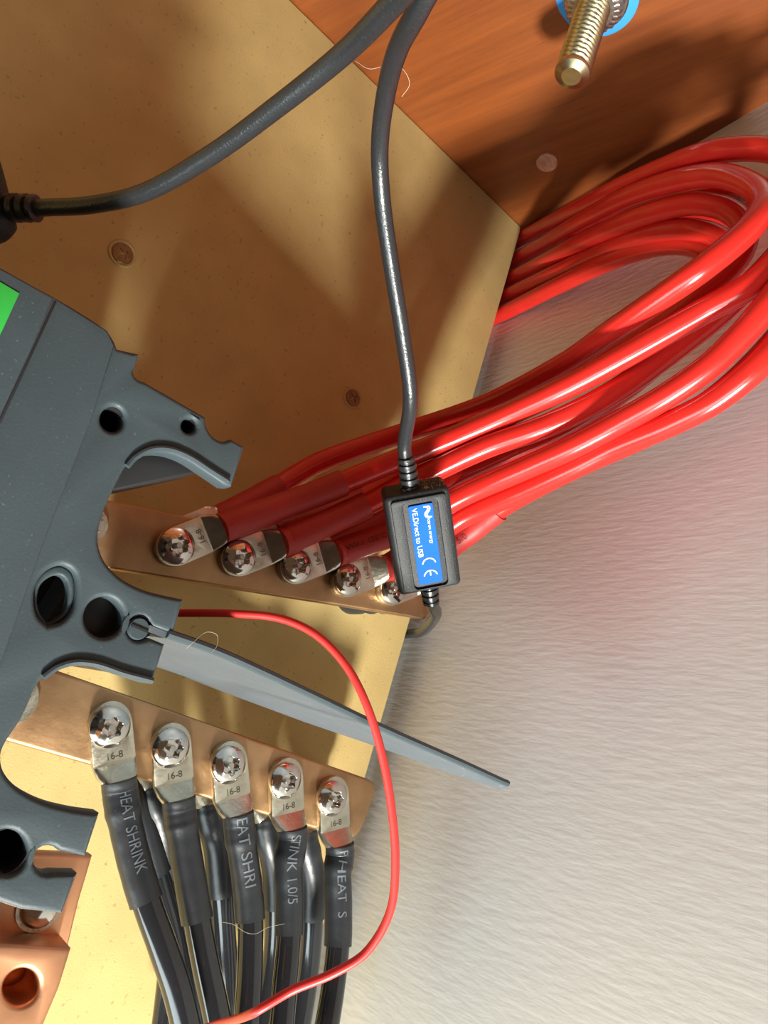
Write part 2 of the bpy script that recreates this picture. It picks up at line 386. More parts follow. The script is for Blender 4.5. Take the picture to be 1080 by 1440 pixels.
def lug(parent, c, d, back=False, stamp=None):
    """ring lug with its hole at c on the bar face, palm along unit d (in XZ); returns barrel start and its axis point."""
    sgn = 1 if back else -1                                   # outwards from the bar
    y = BB if back else BF; d = Vector(d); s = Vector((d.z, 0, -d.x)); hw = 0.0066; L = 0.0105
    out = [(0.0105, hw), ]
    prof = []
    for k in range(13):
        q = math.pi / 2 + math.pi * k / 12; prof.append((-0.0008 + math.cos(q) * 0.0074, math.sin(q) * hw))
    ol = [(L, hw)] + prof + [(L, -hw)]
    poly = [(c.x + d.x * a + s.x * b, c.z + d.z * a + s.z * b) for a, b in ol]
    hole = circ((c.x, c.z), 0.0041, 20)
    v, f = curve_mesh([poly, hole], PALM / 2 - 0.0003, 0.0003, XZ(y + sgn * PALM / 2), res=1)
    mb = MB(); mb.add(v, f)
    secs = [(L - 0.0003, hw, PALM / 2, PALM / 2, 8), (L + 0.0005, hw, PALM/2, PALM/2, 7), (L + 0.0035, hw * 0.93, 0.0026, 0.0034, 3.5), (L + 0.0055, 0.0052, 0.0040, 0.0046, 2.4), (L + 0.008, 0.0044, 0.0044, 0.0050, 2.0), (L + 0.011, 0.0042, 0.0042, 0.0050, 2.0)]
    vv = []; ff = []; n = 24
    for (a, w, h, up, e) in secs:
        for k in range(n):
            q = 2 * math.pi * k / n; cx, cy = math.cos(q), math.sin(q)
            x = w * math.copysign(abs(cx) ** (2 / e), cx); z = h * math.copysign(abs(cy) ** (2 / e), cy)
            vv.append(Vector((c.x, y + sgn * up, c.z)) + d * a + s * x + Vector((0, sgn, 0)) * z)
    for i in range(len(secs) - 1):
        for k in range(n):
            k2 = (k + 1) % n; ff.append((i*n+k, i*n+k2, (i+1)*n+k2, (i+1)*n+k))
    ff += [tuple(range(n)), tuple((len(secs)-1)*n + k for k in range(n))]
    mb.add(vv, ff); lg = mb.build('lug', M['tin'], parent, smooth=35)
    if stamp:
        org = Vector((c.x, y + sgn * (PALM + 0.00006), c.z)) + d * 0.0086
        text_flat('size_stamp', stamp, 0.0030, org, -s, -d, M['etch'], lg, 0.00003) if not back else None
    return Vector((c.x, y + sgn * 0.0050, c.z)) + d * (L + 0.0058)
def shrink_rad(r0, r1, n):
    def fn(i, t):
        b = 0.0003 * math.exp(-((t - 0.45) / 0.05) ** 2)
        k = min(1, max(0, (t - 0.42) / 0.12)); return r0 * (1 - k) + r1 * k + b * 0.6 + 0.00003 * math.sin(i * 1.1)
    return fn
def battery_cable(label, group, c, target, pts, r, shrink_len, mj, ms, back=False, stamp='16-8', text=None, tsize=0.003, tm=None, s0=0.004, flip=False, shift=0, squash=1.0):
    t = thing('battery_cable', label, 'cable', c, group)
    d = Vector((target.x - c.x, 0, target.z - c.z)).normalized()
    b0 = lug(t, c, d, back, stamp)
    path = catmull([b0 - d * 0.001, b0 + d * 0.003] + pts, 10)
    cum = [0.0]
    for a, b in zip(path, path[1:]): cum.append(cum[-1] + (b - a).length)
    k = next(i for i, s in enumerate(cum) if s > shrink_len)
    v, f = tube_vf(path, r, 18); part('jacket', v, f, mj, t, smooth=40)
    sp = path[:k + 1]; fn = shrink_rad(max(r + 0.0009, 0.0053), r + 0.00075, len(sp))
    # open sleeve: outer wall and a lip turned in at the end
    fr = frames(sp); v, f = tube_vf(sp, fn, 22, cap=False)
    n = 22; e = len(sp) - 1
    for idx, base in ((e, e * n), (0, 0)):
        kk = len(v)
        for q in range(n): v.append(sp[idx] + (v[base + q] - sp[idx]) * (0.84 if idx else 0.80))
        for q in range(n):
            q2 = (q + 1) % n; f.append((base + q, base + q2, kk + q2, kk + q))
    hs = part('heat_shrink', v, f, ms, t, smooth=40)
    if text: text_tube('print', text, tsize, sp, fn, s0, tm, hs, flip, shift, squash)
    return t, path

RG = 'red cables on the upper copper bar'; BG = 'black cables on the lower copper bar'
up_bolts = [(247, 768), (335, 784), (415, 796), (487, 815), (550, 828)]
up_to = [(322, 737), (407, 757), (488, 770), (551, 792), (606, 806)]
lo_bolts = [(153, 1022), (238, 1051), (319, 1075), (399, 1097), (465, 1122)]
lo_to = [(159.6, 1092), (242, 1112), (325, 1140), (401, 1167), (467, 1185)]
ordn = ['first', 'second', 'third', 'fourth', 'fifth']
YH = BF - PALM
for i, (a, b) in enumerate(up_bolts):
    lab = ['shiny button head bolt on the upper busbar, leftmost of the five under red cables',
           'button head bolt holding the second lug from the left on the upper busbar',
           'middle button head bolt of the five on the upper busbar',
           'button head bolt holding the fourth lug from the left on the upper busbar',
           'button head bolt on the upper busbar, partly covered by the black adapter'][i]
    c = pY(a, b, YH); c.y = YH
    button_bolt(c, lab, 'button head bolts on the upper bar', 0.3 + 0.9 * i)
for i, (a, b) in enumerate(lo_bolts):
    lab = ['bright button head bolt on the lower busbar, leftmost of the five above black cables',
           'button head bolt holding the second front lug from the left on the lower busbar',
           'middle button head bolt of the five on the lower busbar',
           'button head bolt holding the fourth front lug from the left on the lower busbar',
           'button head bolt nearest the rounded end of the lower busbar'][i]
    c = pY(a, b, YH); c.y = YH
    button_bolt(c, lab, 'button head bolts on the lower bar', 0.1 + 0.7 * i)

P = pD
R = 0.0045
XG = XB + 0.0061
def ends(a, b):
    p = pX(a, b, XG); return [p, p + Vector((0, 0.055, 0))]
red_front = [
 ('red battery cable from the leftmost lug of the upper busbar, largest heat shrink sleeve', [P(425,702,.283), P(540,655,.293), P(680,598,.288), P(790,548,.276), P(880,500,.266), P(986,440,.255), P(1060,398,.247), P(1120,330,.25), P(1130,240,.262), P(1082,211,.277), P(1000,214,.292), P(930,238,.317), P(850,274,.352)] + ends(735,334), .050),
 ('red battery cable from the second lug of the upper busbar, smooth sleeve without print', [P(500,717,.291), P(580,677,.293), P(680,630,.287), P(770,598,.279), P(860,553,.273), P(950,490,.268), P(1030,425,.263), P(1110,340,.262), P(1140,275,.275)] + [pX(a, b, XW - .0052) for a, b in ((1090,268), (1050,262), (1000,266), (930,282), (860,312), (800,340))], .038),
 ('red battery cable from the middle lug of the upper busbar, sleeve printed with dark letters', [P(570,742,.295), P(650,697,.290), P(730,662,.281), P(800,631,.272), P(860,600,.265), P(940,555,.254), P(1010,504,.246), P(1080,428,.240), P(1150,330,.245), P(1165,270,.265)] + [pX(a, b, XW - .0052) for a, b in ((1100,290), (1060,300), (1015,302), (970,304), (900,320), (840,344), (795,368))], .036),
 ('red battery cable from the fourth lug of the upper busbar, passing behind the black adapter', [P(592,771,.302), P(650,727,.298), P(730,692,.288), P(800,660,.278), P(860,630,.270), P(940,597,.258), P(1010,560,.248), P(1080,500,.240), P(1160,390,.243), P(1220,270,.25), P(1240,130,.265)], .030),
 ('red cable from the lug half hidden by the adapter, sleeve printed 5/0', [P(622,778,.309), P(662,746,.306), P(710,709,.298), P(770,676,.293), P(830,647,.289), P(900,616,.282), P(980,577,.273), P(1040,531,.266), P(1110,455,.26), P(1180,350,.262), P(1230,200,.275)], .047),
]
rtext = [None, None, ('VW-1 125°C', .0032, .005, 0, 0.0004), ('VW-1', .003, .006, 0, 0), ('SHRINK 5/0', .0040, .012, 0, -0.0005)]
for i, (lab, pts, sl) in enumerate(red_front):
    c = pY(*up_bolts[i], BF); tg = pY(*up_to[i], BF); tx = rtext[i]
    battery_cable(lab, RG, c, tg, pts, R, sl, M['red'], M['redshrink'], stamp='16-8', text=tx[0] if tx else None, tsize=tx[1] if tx else .003, tm=M['darkprint'], s0=tx[2] if tx else 0, shift=tx[4] if tx else 0)
red_back = [
 ('red cable fixed behind the upper busbar, topmost strand where the bundle crosses the tan board', (262, 752), (330, 722), [P(385,688,.304), P(450,650,.318), P(570,608,.332), P(680,570,.318), P(790,514,.294), P(860,466,.275), P(935,415,.260), P(995,372,.251), P(1053,322,.250), P(1073,285,.256), P(1052,259,.268), P(1000,246,.288), P(930,260,.311), P(860,288,.345)] + ends(735,360), .034),
 ('red cable behind the upper busbar, running in shade under the topmost strand', (350, 770), (420, 735), [P(500,705,.315), P(590,648,.325), P(680,592,.32), P(760,552,.311), P(850,507,.300), P(930,458,.288), P(1000,404,.277), P(1040,360,.275), P(1048,322,.281), P(1020,294,.290), P(970,287,.302), P(900,305,.325), P(820,340,.37)] + ends(727,388), .040),
 ('red cable behind the upper busbar, dark strand low in the bundle right of the adapter', (430, 788), (500, 757), [P(570,715,.325), P(640,673,.325), P(720,637,.318), P(800,600,.309), P(880,547,.30), P(950,486,.293), P(1003,425,.290), P(1025,370,.294), P(1012,335,.299), P(960,322,.310), P(900,333,.332), P(820,366,.375)] + ends(718,414), .040),
]
for lab, cb, tg, pts, sl in red_back:
    c = pY(*cb, BB); tg = pY(*tg, BB)
    battery_cable(lab, RG, c, tg, pts, R, sl, M['red'], M['redshrink'], back=True, stamp=None)
# the innermost return of the bundle, its far end hidden behind the other strands
t = thing('battery_cable', 'innermost red cable of the bend, lowest strand entering behind the board edge', 'cable', P(735,428,.435), RG)
v, f = tube_vf(catmull(ends(708,440)[::-1] + [P(780,404,.395), P(860,366,.352), P(930,345,.325), P(985,349,.308), P(1012,378,.300), P(1000,430,.300), P(940,495,.305)], 10), R, 18)
part('jacket', v, f, M['red'], t, smooth=40)

RB = 0.0042
Q = pY
blk_front = [
 ('black battery cable on the leftmost lug of the lower busbar, bending down to the right', [Q(175,1150,-.043), Q(188,1207,-.046), Q(206,1268,-.050), Q(230,1335,-.054), Q(250,1395,-.057), Q(270,1480,-.06)], .036, ('HEAT SHRINK', .0050, .003, .0012, .80)),
 ('black battery cable on the second lower lug, plain dusty sleeve', [Q(256,1165,-.042), Q(264,1215,-.044), Q(275,1280,-.047), Q(288,1350,-.050), Q(303,1420,-.053), Q(318,1500,-.056)], .036, None),
 ('black battery cable on the middle lower lug, sleeve printed with pale letters', [Q(340,1190,-.042), Q(347,1240,-.043), Q(352,1300,-.045), Q(351,1370,-.048), Q(348,1430,-.051), Q(345,1500,-.054)], .033, ('EAT SHRI', .0054, .000, .0010, 1.06)),
 ('black battery cable on the fourth lower lug, print running down its whole sleeve', [Q(406,1215,-.042), Q(407,1260,-.043), Q(406,1320,-.045), Q(401,1380,-.048), Q(396,1440,-.051), Q(390,1500,-.054)], .033, ('STINK 1.0/5', .0050, .001, .0010, .92)),
 ('black battery cable on the lug nearest the free end of the lower busbar', [Q(475,1225,-.042), Q(476,1270,-.043), Q(475,1330,-.045), Q(468,1390,-.048), Q(460,1440,-.051), Q(450,1500,-.054)], .033, ('P  HEAT  S', .0046, .0005, .0013, 1.12)),
]
for i, (lab, pts, sl, tx) in enumerate(blk_front):
    c = pY(*lo_bolts[i], BF); tg = pY(*lo_to[i], BF)
    battery_cable(lab, BG, c, tg, pts, RB, sl, M['black'], M['blackshrink'], stamp='16-8', text=tx[0] if tx else None, tsize=tx[1] if tx else .003, tm=M['greyprint'], s0=max(0, tx[2]) if tx else 0, shift=tx[3] if tx else 0, squash=tx[4] if tx else 1)
blk_back = [
 ('black cable fixed behind the lower busbar, glimpsed right of the leftmost front cable', (170, 1035), (186, 1105), [Q(201,1165,-.024), Q(222,1235,-.024), Q(244,1310,-.025), Q(258,1380,-.027), Q(274,1480,-.03)]),
 ('black cable behind the lower busbar, thin strip left of the second front cable', (214, 1042), (222, 1105), [Q(230,1170,-.023), Q(236,1240,-.021), Q(242,1310,-.019), Q(238,1380,-.018), Q(226,1480,-.018)]),
 ('black cable behind the lower busbar, seen between the second and third front cables', (294, 1068), (301, 1130), [Q(306,1190,-.024), Q(311,1250,-.023), Q(315,1310,-.022), Q(320,1380,-.023), Q(328,1480,-.024)]),
 ('black cable behind the lower busbar, seen just left of the fourth front cable', (378, 1092), (382, 1150), [Q(387,1220,-.024), Q(389,1280,-.023), Q(386,1340,-.022), Q(378,1400,-.022), Q(366,1480,-.023)]),
 ('black cable behind the lower busbar, seen between the fourth and fifth front cables', (434, 1112), (437, 1165), [Q(439,1230,-.024), Q(439,1290,-.023), Q(435,1350,-.022), Q(427,1410,-.022), Q(414,1480,-.023)]),
]
for lab, cb, tg, pts in blk_back:
    c = pY(*cb, BB); tg = pY(*tg, BB)
    battery_cable(lab, BG, c, tg, pts, RB, .033, M['black'], M['blackshrink'], back=True, stamp=None)

# ================================================================== CIRCUIT BREAKER
YF = -0.122; LZ = 0.0
brk = thing('circuit_breaker', 'big dark grey moulded breaker with notched terminal tabs at the left edge', 'breaker', pY(-60, 800, YF))
def S(pts, n=5): return [tuple(p) for p in catmull([Vector(p) for p in pts], n)]
out = [(-420, 121), (0, 375), (78, 417)]
out += S([(78, 417), (120, 442), (150, 463), (161, 478), (166, 490)], 3)[1:]
out += [(197, 497)] + S([(197, 497), (193, 512), (189, 524), (195, 533), (204, 536)], 3)[1:]
out += [(290, 586)] + S([(290, 586), (292, 600), (301, 614), (314, 620), (326, 617)], 4)[1:]
out += [(345, 628), (327, 684), (318, 683)]
out += S([(318, 683), (290, 664), (262, 646), (236, 637), (210, 637), (188, 646), (175, 660)], 4)[1:]
out += S([(175, 660), (158, 694), (144, 728), (139, 758), (147, 787), (170, 812), (205, 830), (259, 843)], 5)[1:]
out += [(245, 891), (214, 882)]
kc = (196, 884)
out += [(kc[0] + 17 * math.cos(q), kc[1] + 17 * math.sin(q)) for q in [math.radians(a) for a in range(-25, -311, -22)]]
out += [(211, 897), (233, 906), (215, 962), (205, 961)]
out += S([(205, 961), (170, 950), (135, 938), (105, 935), (78, 942), (58, 957), (48, 972)], 4)[1:]
out += S([(48, 972), (30, 1012), (8, 1046), (2, 1064), (6, 1086), (24, 1107), (60, 1127), (100, 1138), (141, 1144)], 5)[1:]
out += [(121, 1205), (92, 1199)]
k2 = (68, 1210)
out += [(k2[0] + 20 * math.cos(q), k2[1] + 20 * math.sin(q)) for q in [math.radians(a) for a in range(-40, -316, -23)]]
out += [(110, 1229), (88, 1286), (30, 1280), (0, 1270), (-420, 1135)]
ol = onY(out, YF)
def hole_px(cx, cy, rx, ry=None, rot=0, n=28): return onY(circ((cx, cy), rx, n, ry or rx, rot), YF)
lens = []
lensp = S([(68, 880), (54, 866), (49, 845), (52, 822), (66, 803), (88, 795), (105, 806), (109, 830), (104, 856), (88, 874), (68, 880)], 4)
innp = S([(71, 878), (60, 862), (56, 842), (61, 822), (76, 810), (90, 809), (99, 820), (100, 842), (93, 862), (71, 878)], 4)
holes = [hole_px(159, 589, 17, 18), hole_px(267, 598, 10.5), onY(lensp[:-1], YF), hole_px(147, 868, 28, 29), hole_px(9, 1199, 31, 32)]
plate('counterbore', onY(lensp[:-1], YF), [onY(innp[:-1], YF)], YF + 0.0018, YF + 0.0052, M['breaker'], brk, 0.0005, 2)
plate('front_plate', ol, holes, YF, YF + 0.0055, M['breaker'], brk, 0.0011, 3)
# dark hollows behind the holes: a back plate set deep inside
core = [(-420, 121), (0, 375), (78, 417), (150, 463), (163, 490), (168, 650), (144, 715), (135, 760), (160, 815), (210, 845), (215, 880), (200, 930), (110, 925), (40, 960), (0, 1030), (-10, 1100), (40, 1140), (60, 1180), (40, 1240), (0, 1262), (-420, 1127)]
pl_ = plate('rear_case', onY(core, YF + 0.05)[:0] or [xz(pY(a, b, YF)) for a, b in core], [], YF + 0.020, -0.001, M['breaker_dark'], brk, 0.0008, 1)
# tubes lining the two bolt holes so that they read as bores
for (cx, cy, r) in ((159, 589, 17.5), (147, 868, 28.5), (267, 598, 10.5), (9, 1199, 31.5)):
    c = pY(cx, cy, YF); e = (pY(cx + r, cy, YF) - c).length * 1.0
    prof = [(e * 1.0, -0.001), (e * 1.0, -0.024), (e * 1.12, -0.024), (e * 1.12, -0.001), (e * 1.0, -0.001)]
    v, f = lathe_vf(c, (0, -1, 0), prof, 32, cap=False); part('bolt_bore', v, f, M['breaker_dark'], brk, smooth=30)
# stepped cover: two raised layers left of the seams
mid = onY([(-418, 126), (0, 379), (78, 421), (150, 466), (160, 488), (128, 590), (62, 760), (0, 935), (-120, 1180), (-416, 1122)], YF)
plate('front_step', mid, [hole_px(90, 845, 40, 48, 0.3)] if False else [], YF - 0.0007, YF + 0.001, M['breaker'], brk, 0.0005, 2)
cov = onY([(-414, 134), (0, 383), (74, 424), (38, 502), (-4, 592), (-260, 1130), (-414, 1080)], YF - 0.0007)
plate('cover', cov, [], YF - 0.0030, YF, M['breaker'], brk, 0.0007, 2)
seam = onY([(75, 424), (79, 426), (1, 596), (-3, 594)], YF - 0.0007)
plate('cover_seam', seam, [], YF - 0.0009, YF, M['breaker_dark'], brk, 0.00005, 1)
g = onY([(-60, 361), (-10, 391), (27, 413), (4, 463), (-40, 552), (-126, 500)], YF - 0.003)
plate('green_label', g, [], YF - 0.00325, YF - 0.0028, M['green'], brk, 0.0001, 1, label='bright green sticker')
# moulded rims on the tab edges
def rim(pts, r=0.0007, name='edge_rim'):
    path = [p + Vector((0, -0.0003, 0)) for p in [pY(a, b, YF) for a, b in S(pts, 6)]]
    v, f = tube_vf(path, r, 8); part(name, v, f, M['breaker'], brk, smooth=40)
rim([(178, 656), (190, 643), (212, 632), (238, 632), (266, 643), (294, 661), (321, 678)])
rim([(60, 952), (80, 938), (106, 931), (136, 934), (172, 946), (214, 957)])
tp = onY([(120, 800), (205, 834), (250, 850), (240, 886), (205, 905), (226, 915), (210, 955), (170, 944), (110, 930), (60, 900)], YF)  # hidden partition added behind the tab to block light from the upper bar
plate('light_stop_partition', tp, [], YF + 0.0052, YF + 0.082, M['breaker_dark'], brk, 0.0004, 1)
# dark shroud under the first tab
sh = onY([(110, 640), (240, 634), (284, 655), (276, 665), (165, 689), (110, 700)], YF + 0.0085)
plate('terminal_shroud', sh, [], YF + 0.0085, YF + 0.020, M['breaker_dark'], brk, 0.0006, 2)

# phase barrier, its bead in the keyhole
ZB = pY(235, 899, YF).z
bar = thing('phase_barrier', 'long grey tapering plastic barrier blade sticking out of the breaker slot', 'barrier', pY(196, 884, YF))
ft = [pY(a, b, YF + 0.014 * (a - 207) / 505.0) for a, b in ((207, 887), (232, 897), (280, 913), (330, 933), (430, 979), (530, 1026), (640, 1074), (700, 1101), (712, 1106))]
YT = ft[-1].y + 0.001
bk = [pY(a, b, YT + (-0.027 - YT) * min(1, (712 - a) / 430.0)) for a, b in ((125, 905), (228, 941), (280, 960), (330, 979), (430, 1016), (530, 1050), (640, 1090), (702, 1110), (712, 1109))]
n = len(ft); th = 0.0013; up = Vector((0, 0, th))
v = [p + up for p in ft] + [p + up for p in bk] + list(ft) + list(bk)
f = []
for i in range(n - 1):
    f += [(i, i + 1, n + i + 1, n + i), (2*n + i, 3*n + i, 3*n + i + 1, 2*n + i + 1), (i, 2*n + i, 2*n + i + 1, i + 1), (n + i, n + i + 1, 3*n + i + 1, 3*n + i)]
f += [(0, n, 3*n, 2*n), (n - 1, 3*n - 1, 4*n - 1, 2*n - 1)]
part('blade', v, f, M['barrier'], bar, smooth=25)
# thickened front edge
v, f = tube_vf([p + Vector((0, -0.0002, th * 0.75)) for p in catmull(ft[1:], 4)], 0.00105, 8); part('edge_bead', v, f, M['breaker'], bar, smooth=40)
cb_ = pY(195, 884, YF); rr = (pY(210.5, 884, YF) - cb_).length
v, f = lathe_vf(cb_, (0, -1, 0), [(rr, -0.03), (rr, -0.0004), (rr * 0.88, 0.0003), (0.0001, 0.0003)], 28); part('locking_bead', v, f, M['breaker'], bar, smooth=30)
a = pY(184, 879, YF); b = pY(207, 889, YF); dd = (b - a); nn = Vector((dd.z, 0, -dd.x)).normalized() * 0.00025
q = [a - nn, a + nn, b + nn, b - nn]; yy = Vector((0, 1, 0))
v = [Vector((p.x, YF - 0.0006, p.z)) for p in q] + [Vector((p.x, YF + 0.001, p.z)) for p in q]
part('split_line', v, [(0,1,2,3),(7,6,5,4),(0,4,5,1),(1,5,6,2),(2,6,7,3),(3,7,4,0)], M['breaker_dark'], bar)

# ================================================================== COPPER TERMINAL under the breaker
ct = thing('copper_terminal', 'bright stepped copper terminal bar at the bottom left corner', 'terminal', pY(40, 1300, YF + 0.016))
Y1 = YF + 0.017
plate('upper_step', onY([(-80, 1195), (131, 1204), (112, 1268), (95, 1338), (-80, 1335)], Y1), [], Y1, Y1 + 0.005, M['copper_new'], ct, 0.0010, 2)
Y2 = YF + 0.008
plate('lower_step', onY([(-80, 1322), (101, 1335), (84, 1390), (58, 1452), (40, 1500), (-80, 1500)], Y2), [onY(circ((30, 1389), 27, 32, 24, -0.9), Y2)], Y2, Y2 + 0.011, M['copper_new'], ct, 0.0010, 2)
plate('terminal_body', onY([(-80, 1340), (88, 1345), (60, 1452), (40, 1500), (-80, 1500)], Y2), [], Y2 + 0.0112, Y2 + 0.02, M['copper_new'], ct, 0.0006, 1)
plate('step_riser', onY([(-80, 1324), (98, 1337), (95, 1346), (-80, 1334)], Y2), [], Y2 + 0.003, Y1 + 0.003, M['copper_new'], ct, 0.0003, 1)
tb = pY(54, 1277, Y1); t = thing('terminal_bolt', 'shiny round bolt head peeking out under the lowest breaker tab, on bright copper', 'bolt', tb)
v, f = lathe_vf(tb, (0, -1, 0), [(0.0036, 0), (0.0037, 0.0008), (0.0034, 0.0018), (0.0026, 0.0026), (0.0014, 0.0030), (0.0001, 0.0031)], 32); part('head', v, f, M['steel'], t, smooth=40)
v, f = lathe_vf(tb, (0, -1, 0), [(0.0045, 0), (0.0045, 0.0006), (0.0001, 0.0006)], 32); part('washer', v, f, M['tin'], t, smooth=30)

# ================================================================== THREADED STUD in the wood
base = ceil_pt(840, -6); RS = 0.0074
end = pD(803, 108, 0.312); LS = (end - base).length
st = thing('threaded_stud', 'yellow zinc threaded stud pointing down out of the varnished wood', 'bolt', base)
ax = (end - base).normalized(); a_ = (Vector((1, 0, 0)) - ax * ax.x).normalized(); b_ = ax.cross(a_)
v = []; f = []; seg = 40; pitch = 0.0026; rows = 260
for i in range(rows):
    h = -0.004 + (LS - 0.0019 + 0.004) * i / (rows - 1)
    for k in range(seg):
        q = 2 * math.pi * k / seg; ph = (h / pitch + q / (2 * math.pi)) % 1.0
        tri = abs(ph * 2 - 1); tri = min(1, max(0, (tri - 0.12) / 0.76)); r = RS - 0.0013 * (1 - tri)
        fade = min(1, max(0, (h - (LS - 0.0042)) / 0.0022)); r = r * (1 - fade) + (RS - 0.0001) * fade
        v.append(base + ax * h + a_ * (r * math.cos(q)) + b_ * (r * math.sin(q)))
ends_ = ((LS - 0.0016, RS * 0.97), (LS - 0.0015, RS * 0.93), (LS - 0.0001, RS * 0.58), (LS, RS * 0.55))
for h, r in ends_:
    for k in range(seg):
        q = 2 * math.pi * k / seg; v.append(base + ax * h + a_ * (r * math.cos(q)) + b_ * (r * math.sin(q)))
for i in range(rows + 3):
    for k in range(seg):
        k2 = (k + 1) % seg; f.append((i*seg+k, i*seg+k2, (i+1)*seg+k2, (i+1)*seg+k))
f += [tuple(range(seg)), tuple((rows + 3) * seg + k for k in range(seg))]
part('threaded_shaft', v, f, M['zinc'], st, smooth=24)
v, f = lathe_vf(base, ax, [(0.0180, -0.0005), (0.0180, 0.0012), (0.0172, 0.0016), (0.0070, 0.0016), (0.0070, -0.0005)], 48, cap=False); part('plastic_washer', v, f, M['bluepl'], st, smooth=30, label='blue plastic washer')
v, f = lathe_vf(base, ax, [(0.0140, 0.0016), (0.0140, 0.0030), (0.0134, 0.0036), (0.0105, 0.0036), (0.0070, 0.0034), (0.0070, 0.0016)], 48, cap=False); part('washer', v, f, M['galv'], st, smooth=30)
v, f = lathe_vf(base, ax, [(0.0118, 0.0036), (0.0118, 0.0062), (0.0070, 0.0062)], 6); part('nut', v, f, M['galv'], st)
tooth = lambda q, k=1.0: k * (0.0121 + 0.0005 * (1 if math.sin(q * 26) > 0 else -1))
v, f = lathe_vf(base, ax, [(0.0121, 0.0060), (0.0121, 0.0066), (tooth, 0.0070), (lambda q: tooth(q, 0.9), 0.0084), (0.0092, 0.0092), (0.0074, 0.0092), (0.0072, 0.0062)], 156, cap=False); part('toothed_washer', v, f, M['galv'], st, smooth=25)

# ================================================================== BLACK SIGNAL CABLES AND ADAPTER
# adapter frame: three axes in space
cF = pD(597, 765, 0.246)
def cam_vec(x, y, z):
    r = Vector((x, y, z)); return Vector((W_.dot(r), N_.dot(r), U_.dot(r)))
eD = cam_vec(0.150, 0.93, 0.36).normalized()                 # down its length
eR = cam_vec(0.985, -0.075, 0.10); eR = (eR - eD * eR.dot(eD)).normalized()
eF = eD.cross(eR).normalized()
if eF.dot(O - cF) < 0: eF = -eF                               # out of the label face
HL, HW, HT = 0.0356, 0.0212, 0.0135
ad = thing('adapter', 'black plastic cable adapter box with a blue label, hanging before the red cables', 'adapter', cF - eF * HT / 2)
def frame_mtx(o, ex, ey):
    ez = ex.cross(ey)
    return Matrix(((ex.x, ey.x, ez.x, o.x), (ex.y, ey.y, ez.y, o.y), (ex.z, ey.z, ez.z, o.z), (0,0,0,1)))
def rrect(w, h, r, n=6):
    o = []
    for cx, cy, a0 in ((w/2-r, h/2-r, 0), (-w/2+r, h/2-r, 90), (-w/2+r, -h/2+r, 180), (w/2-r, -h/2+r, 270)):
        for k in range(n + 1):
            q = math.radians(a0 + 90 * k / n); o.append((cx + r * math.cos(q), cy + r * math.sin(q)))
    return o
ey = -eD                                                      # label up = towards cable end at the top
LW, LH = 0.0080, 0.0282
lab_c = cF + eR * 0.0004 + eD * 0.0004
hole = [(x + 0.0004, y - 0.0004) for x, y in rrect(LW + 0.0034, LH + 0.0030, 0.0018)]
# housing: shell with a shallow recess for the label
v, f = curve_mesh([rrect(HW, HL, 0.0018)], HT / 2 - 0.0016 - 0.0004, 0.0016, frame_mtx(cF - eF * (HT / 2 + 0.0004), eR, ey), res=4)
mb = MB(); mb.add(v, f)
v, f = curve_mesh([rrect(HW - 0.0032, HL - 0.0032, 0.0012), hole], 0.0003, 0.0002, frame_mtx(cF - eF * 0.0003, eR, ey), res=2); mb.add(v, f)
hs = mb.build('housing', M['housing'], ad, smooth=35)
v, f = curve_mesh([rrect(LW, LH, 0.0006)], 0.0001, 0.0001, frame_mtx(lab_c - eF * 0.0003, eR, ey), res=1)
lb_ = part('label', v, f, M['bluelabel'], ad, label='blue printed label')
tx = eD; ty = eR                                              # lettering runs down the box, tops to the right
zo = eF * 0.00002
text_flat('label_text', 'VE.Direct to USB', 0.00245, lab_c + zo - eR * 0.0022 - eD * 0.0046, tx, ty, M['whiteprint'], lb_, 0.00002)
text_flat('maker_text', 'victron energy', 0.00165, lab_c + zo + eR * 0.0021 - eD * 0.0050, tx, ty, M['whiteprint'], lb_, 0.00001)
# maker's emblem: two stacked wave strokes
def flat_poly(pts):
    pp = [lab_c + zo * 2 + eR * a + eD * b for a, b in pts]; return [p + eF * 0.00003 for p in pp] + pp
mb = MB()
for off in (0.0, 0.0012):
    mid = [tuple(p) for p in catmull([Vector((0.0009 + off, -0.0133)), Vector((0.0021 + off * .6, -0.0130)), Vector((0.0020 + off * .6, -0.0119)), Vector((0.0012 + off * .6, -0.0110)), Vector((0.0013 + off * .5, -0.0098)), Vector((0.0027 + off * .5, -0.0095))], 5)]
    w = 0.00024
    for (a, b) in zip(mid, mid[1:]):
        d = Vector((b[0]-a[0], b[1]-a[1])).normalized(); nx, ny = -d.y * w, d.x * w
        vv = flat_poly([(a[0]+nx, a[1]+ny), (a[0]-nx, a[1]-ny), (b[0]-nx, b[1]-ny), (b[0]+nx, b[1]+ny)])
        mb.add(vv, [(0,1,2,3),(7,6,5,4),(0,4,5,1),(1,5,6,2),(2,6,7,3),(3,7,4,0)])
mb.build('emblem', M['whiteprint'], lb_)
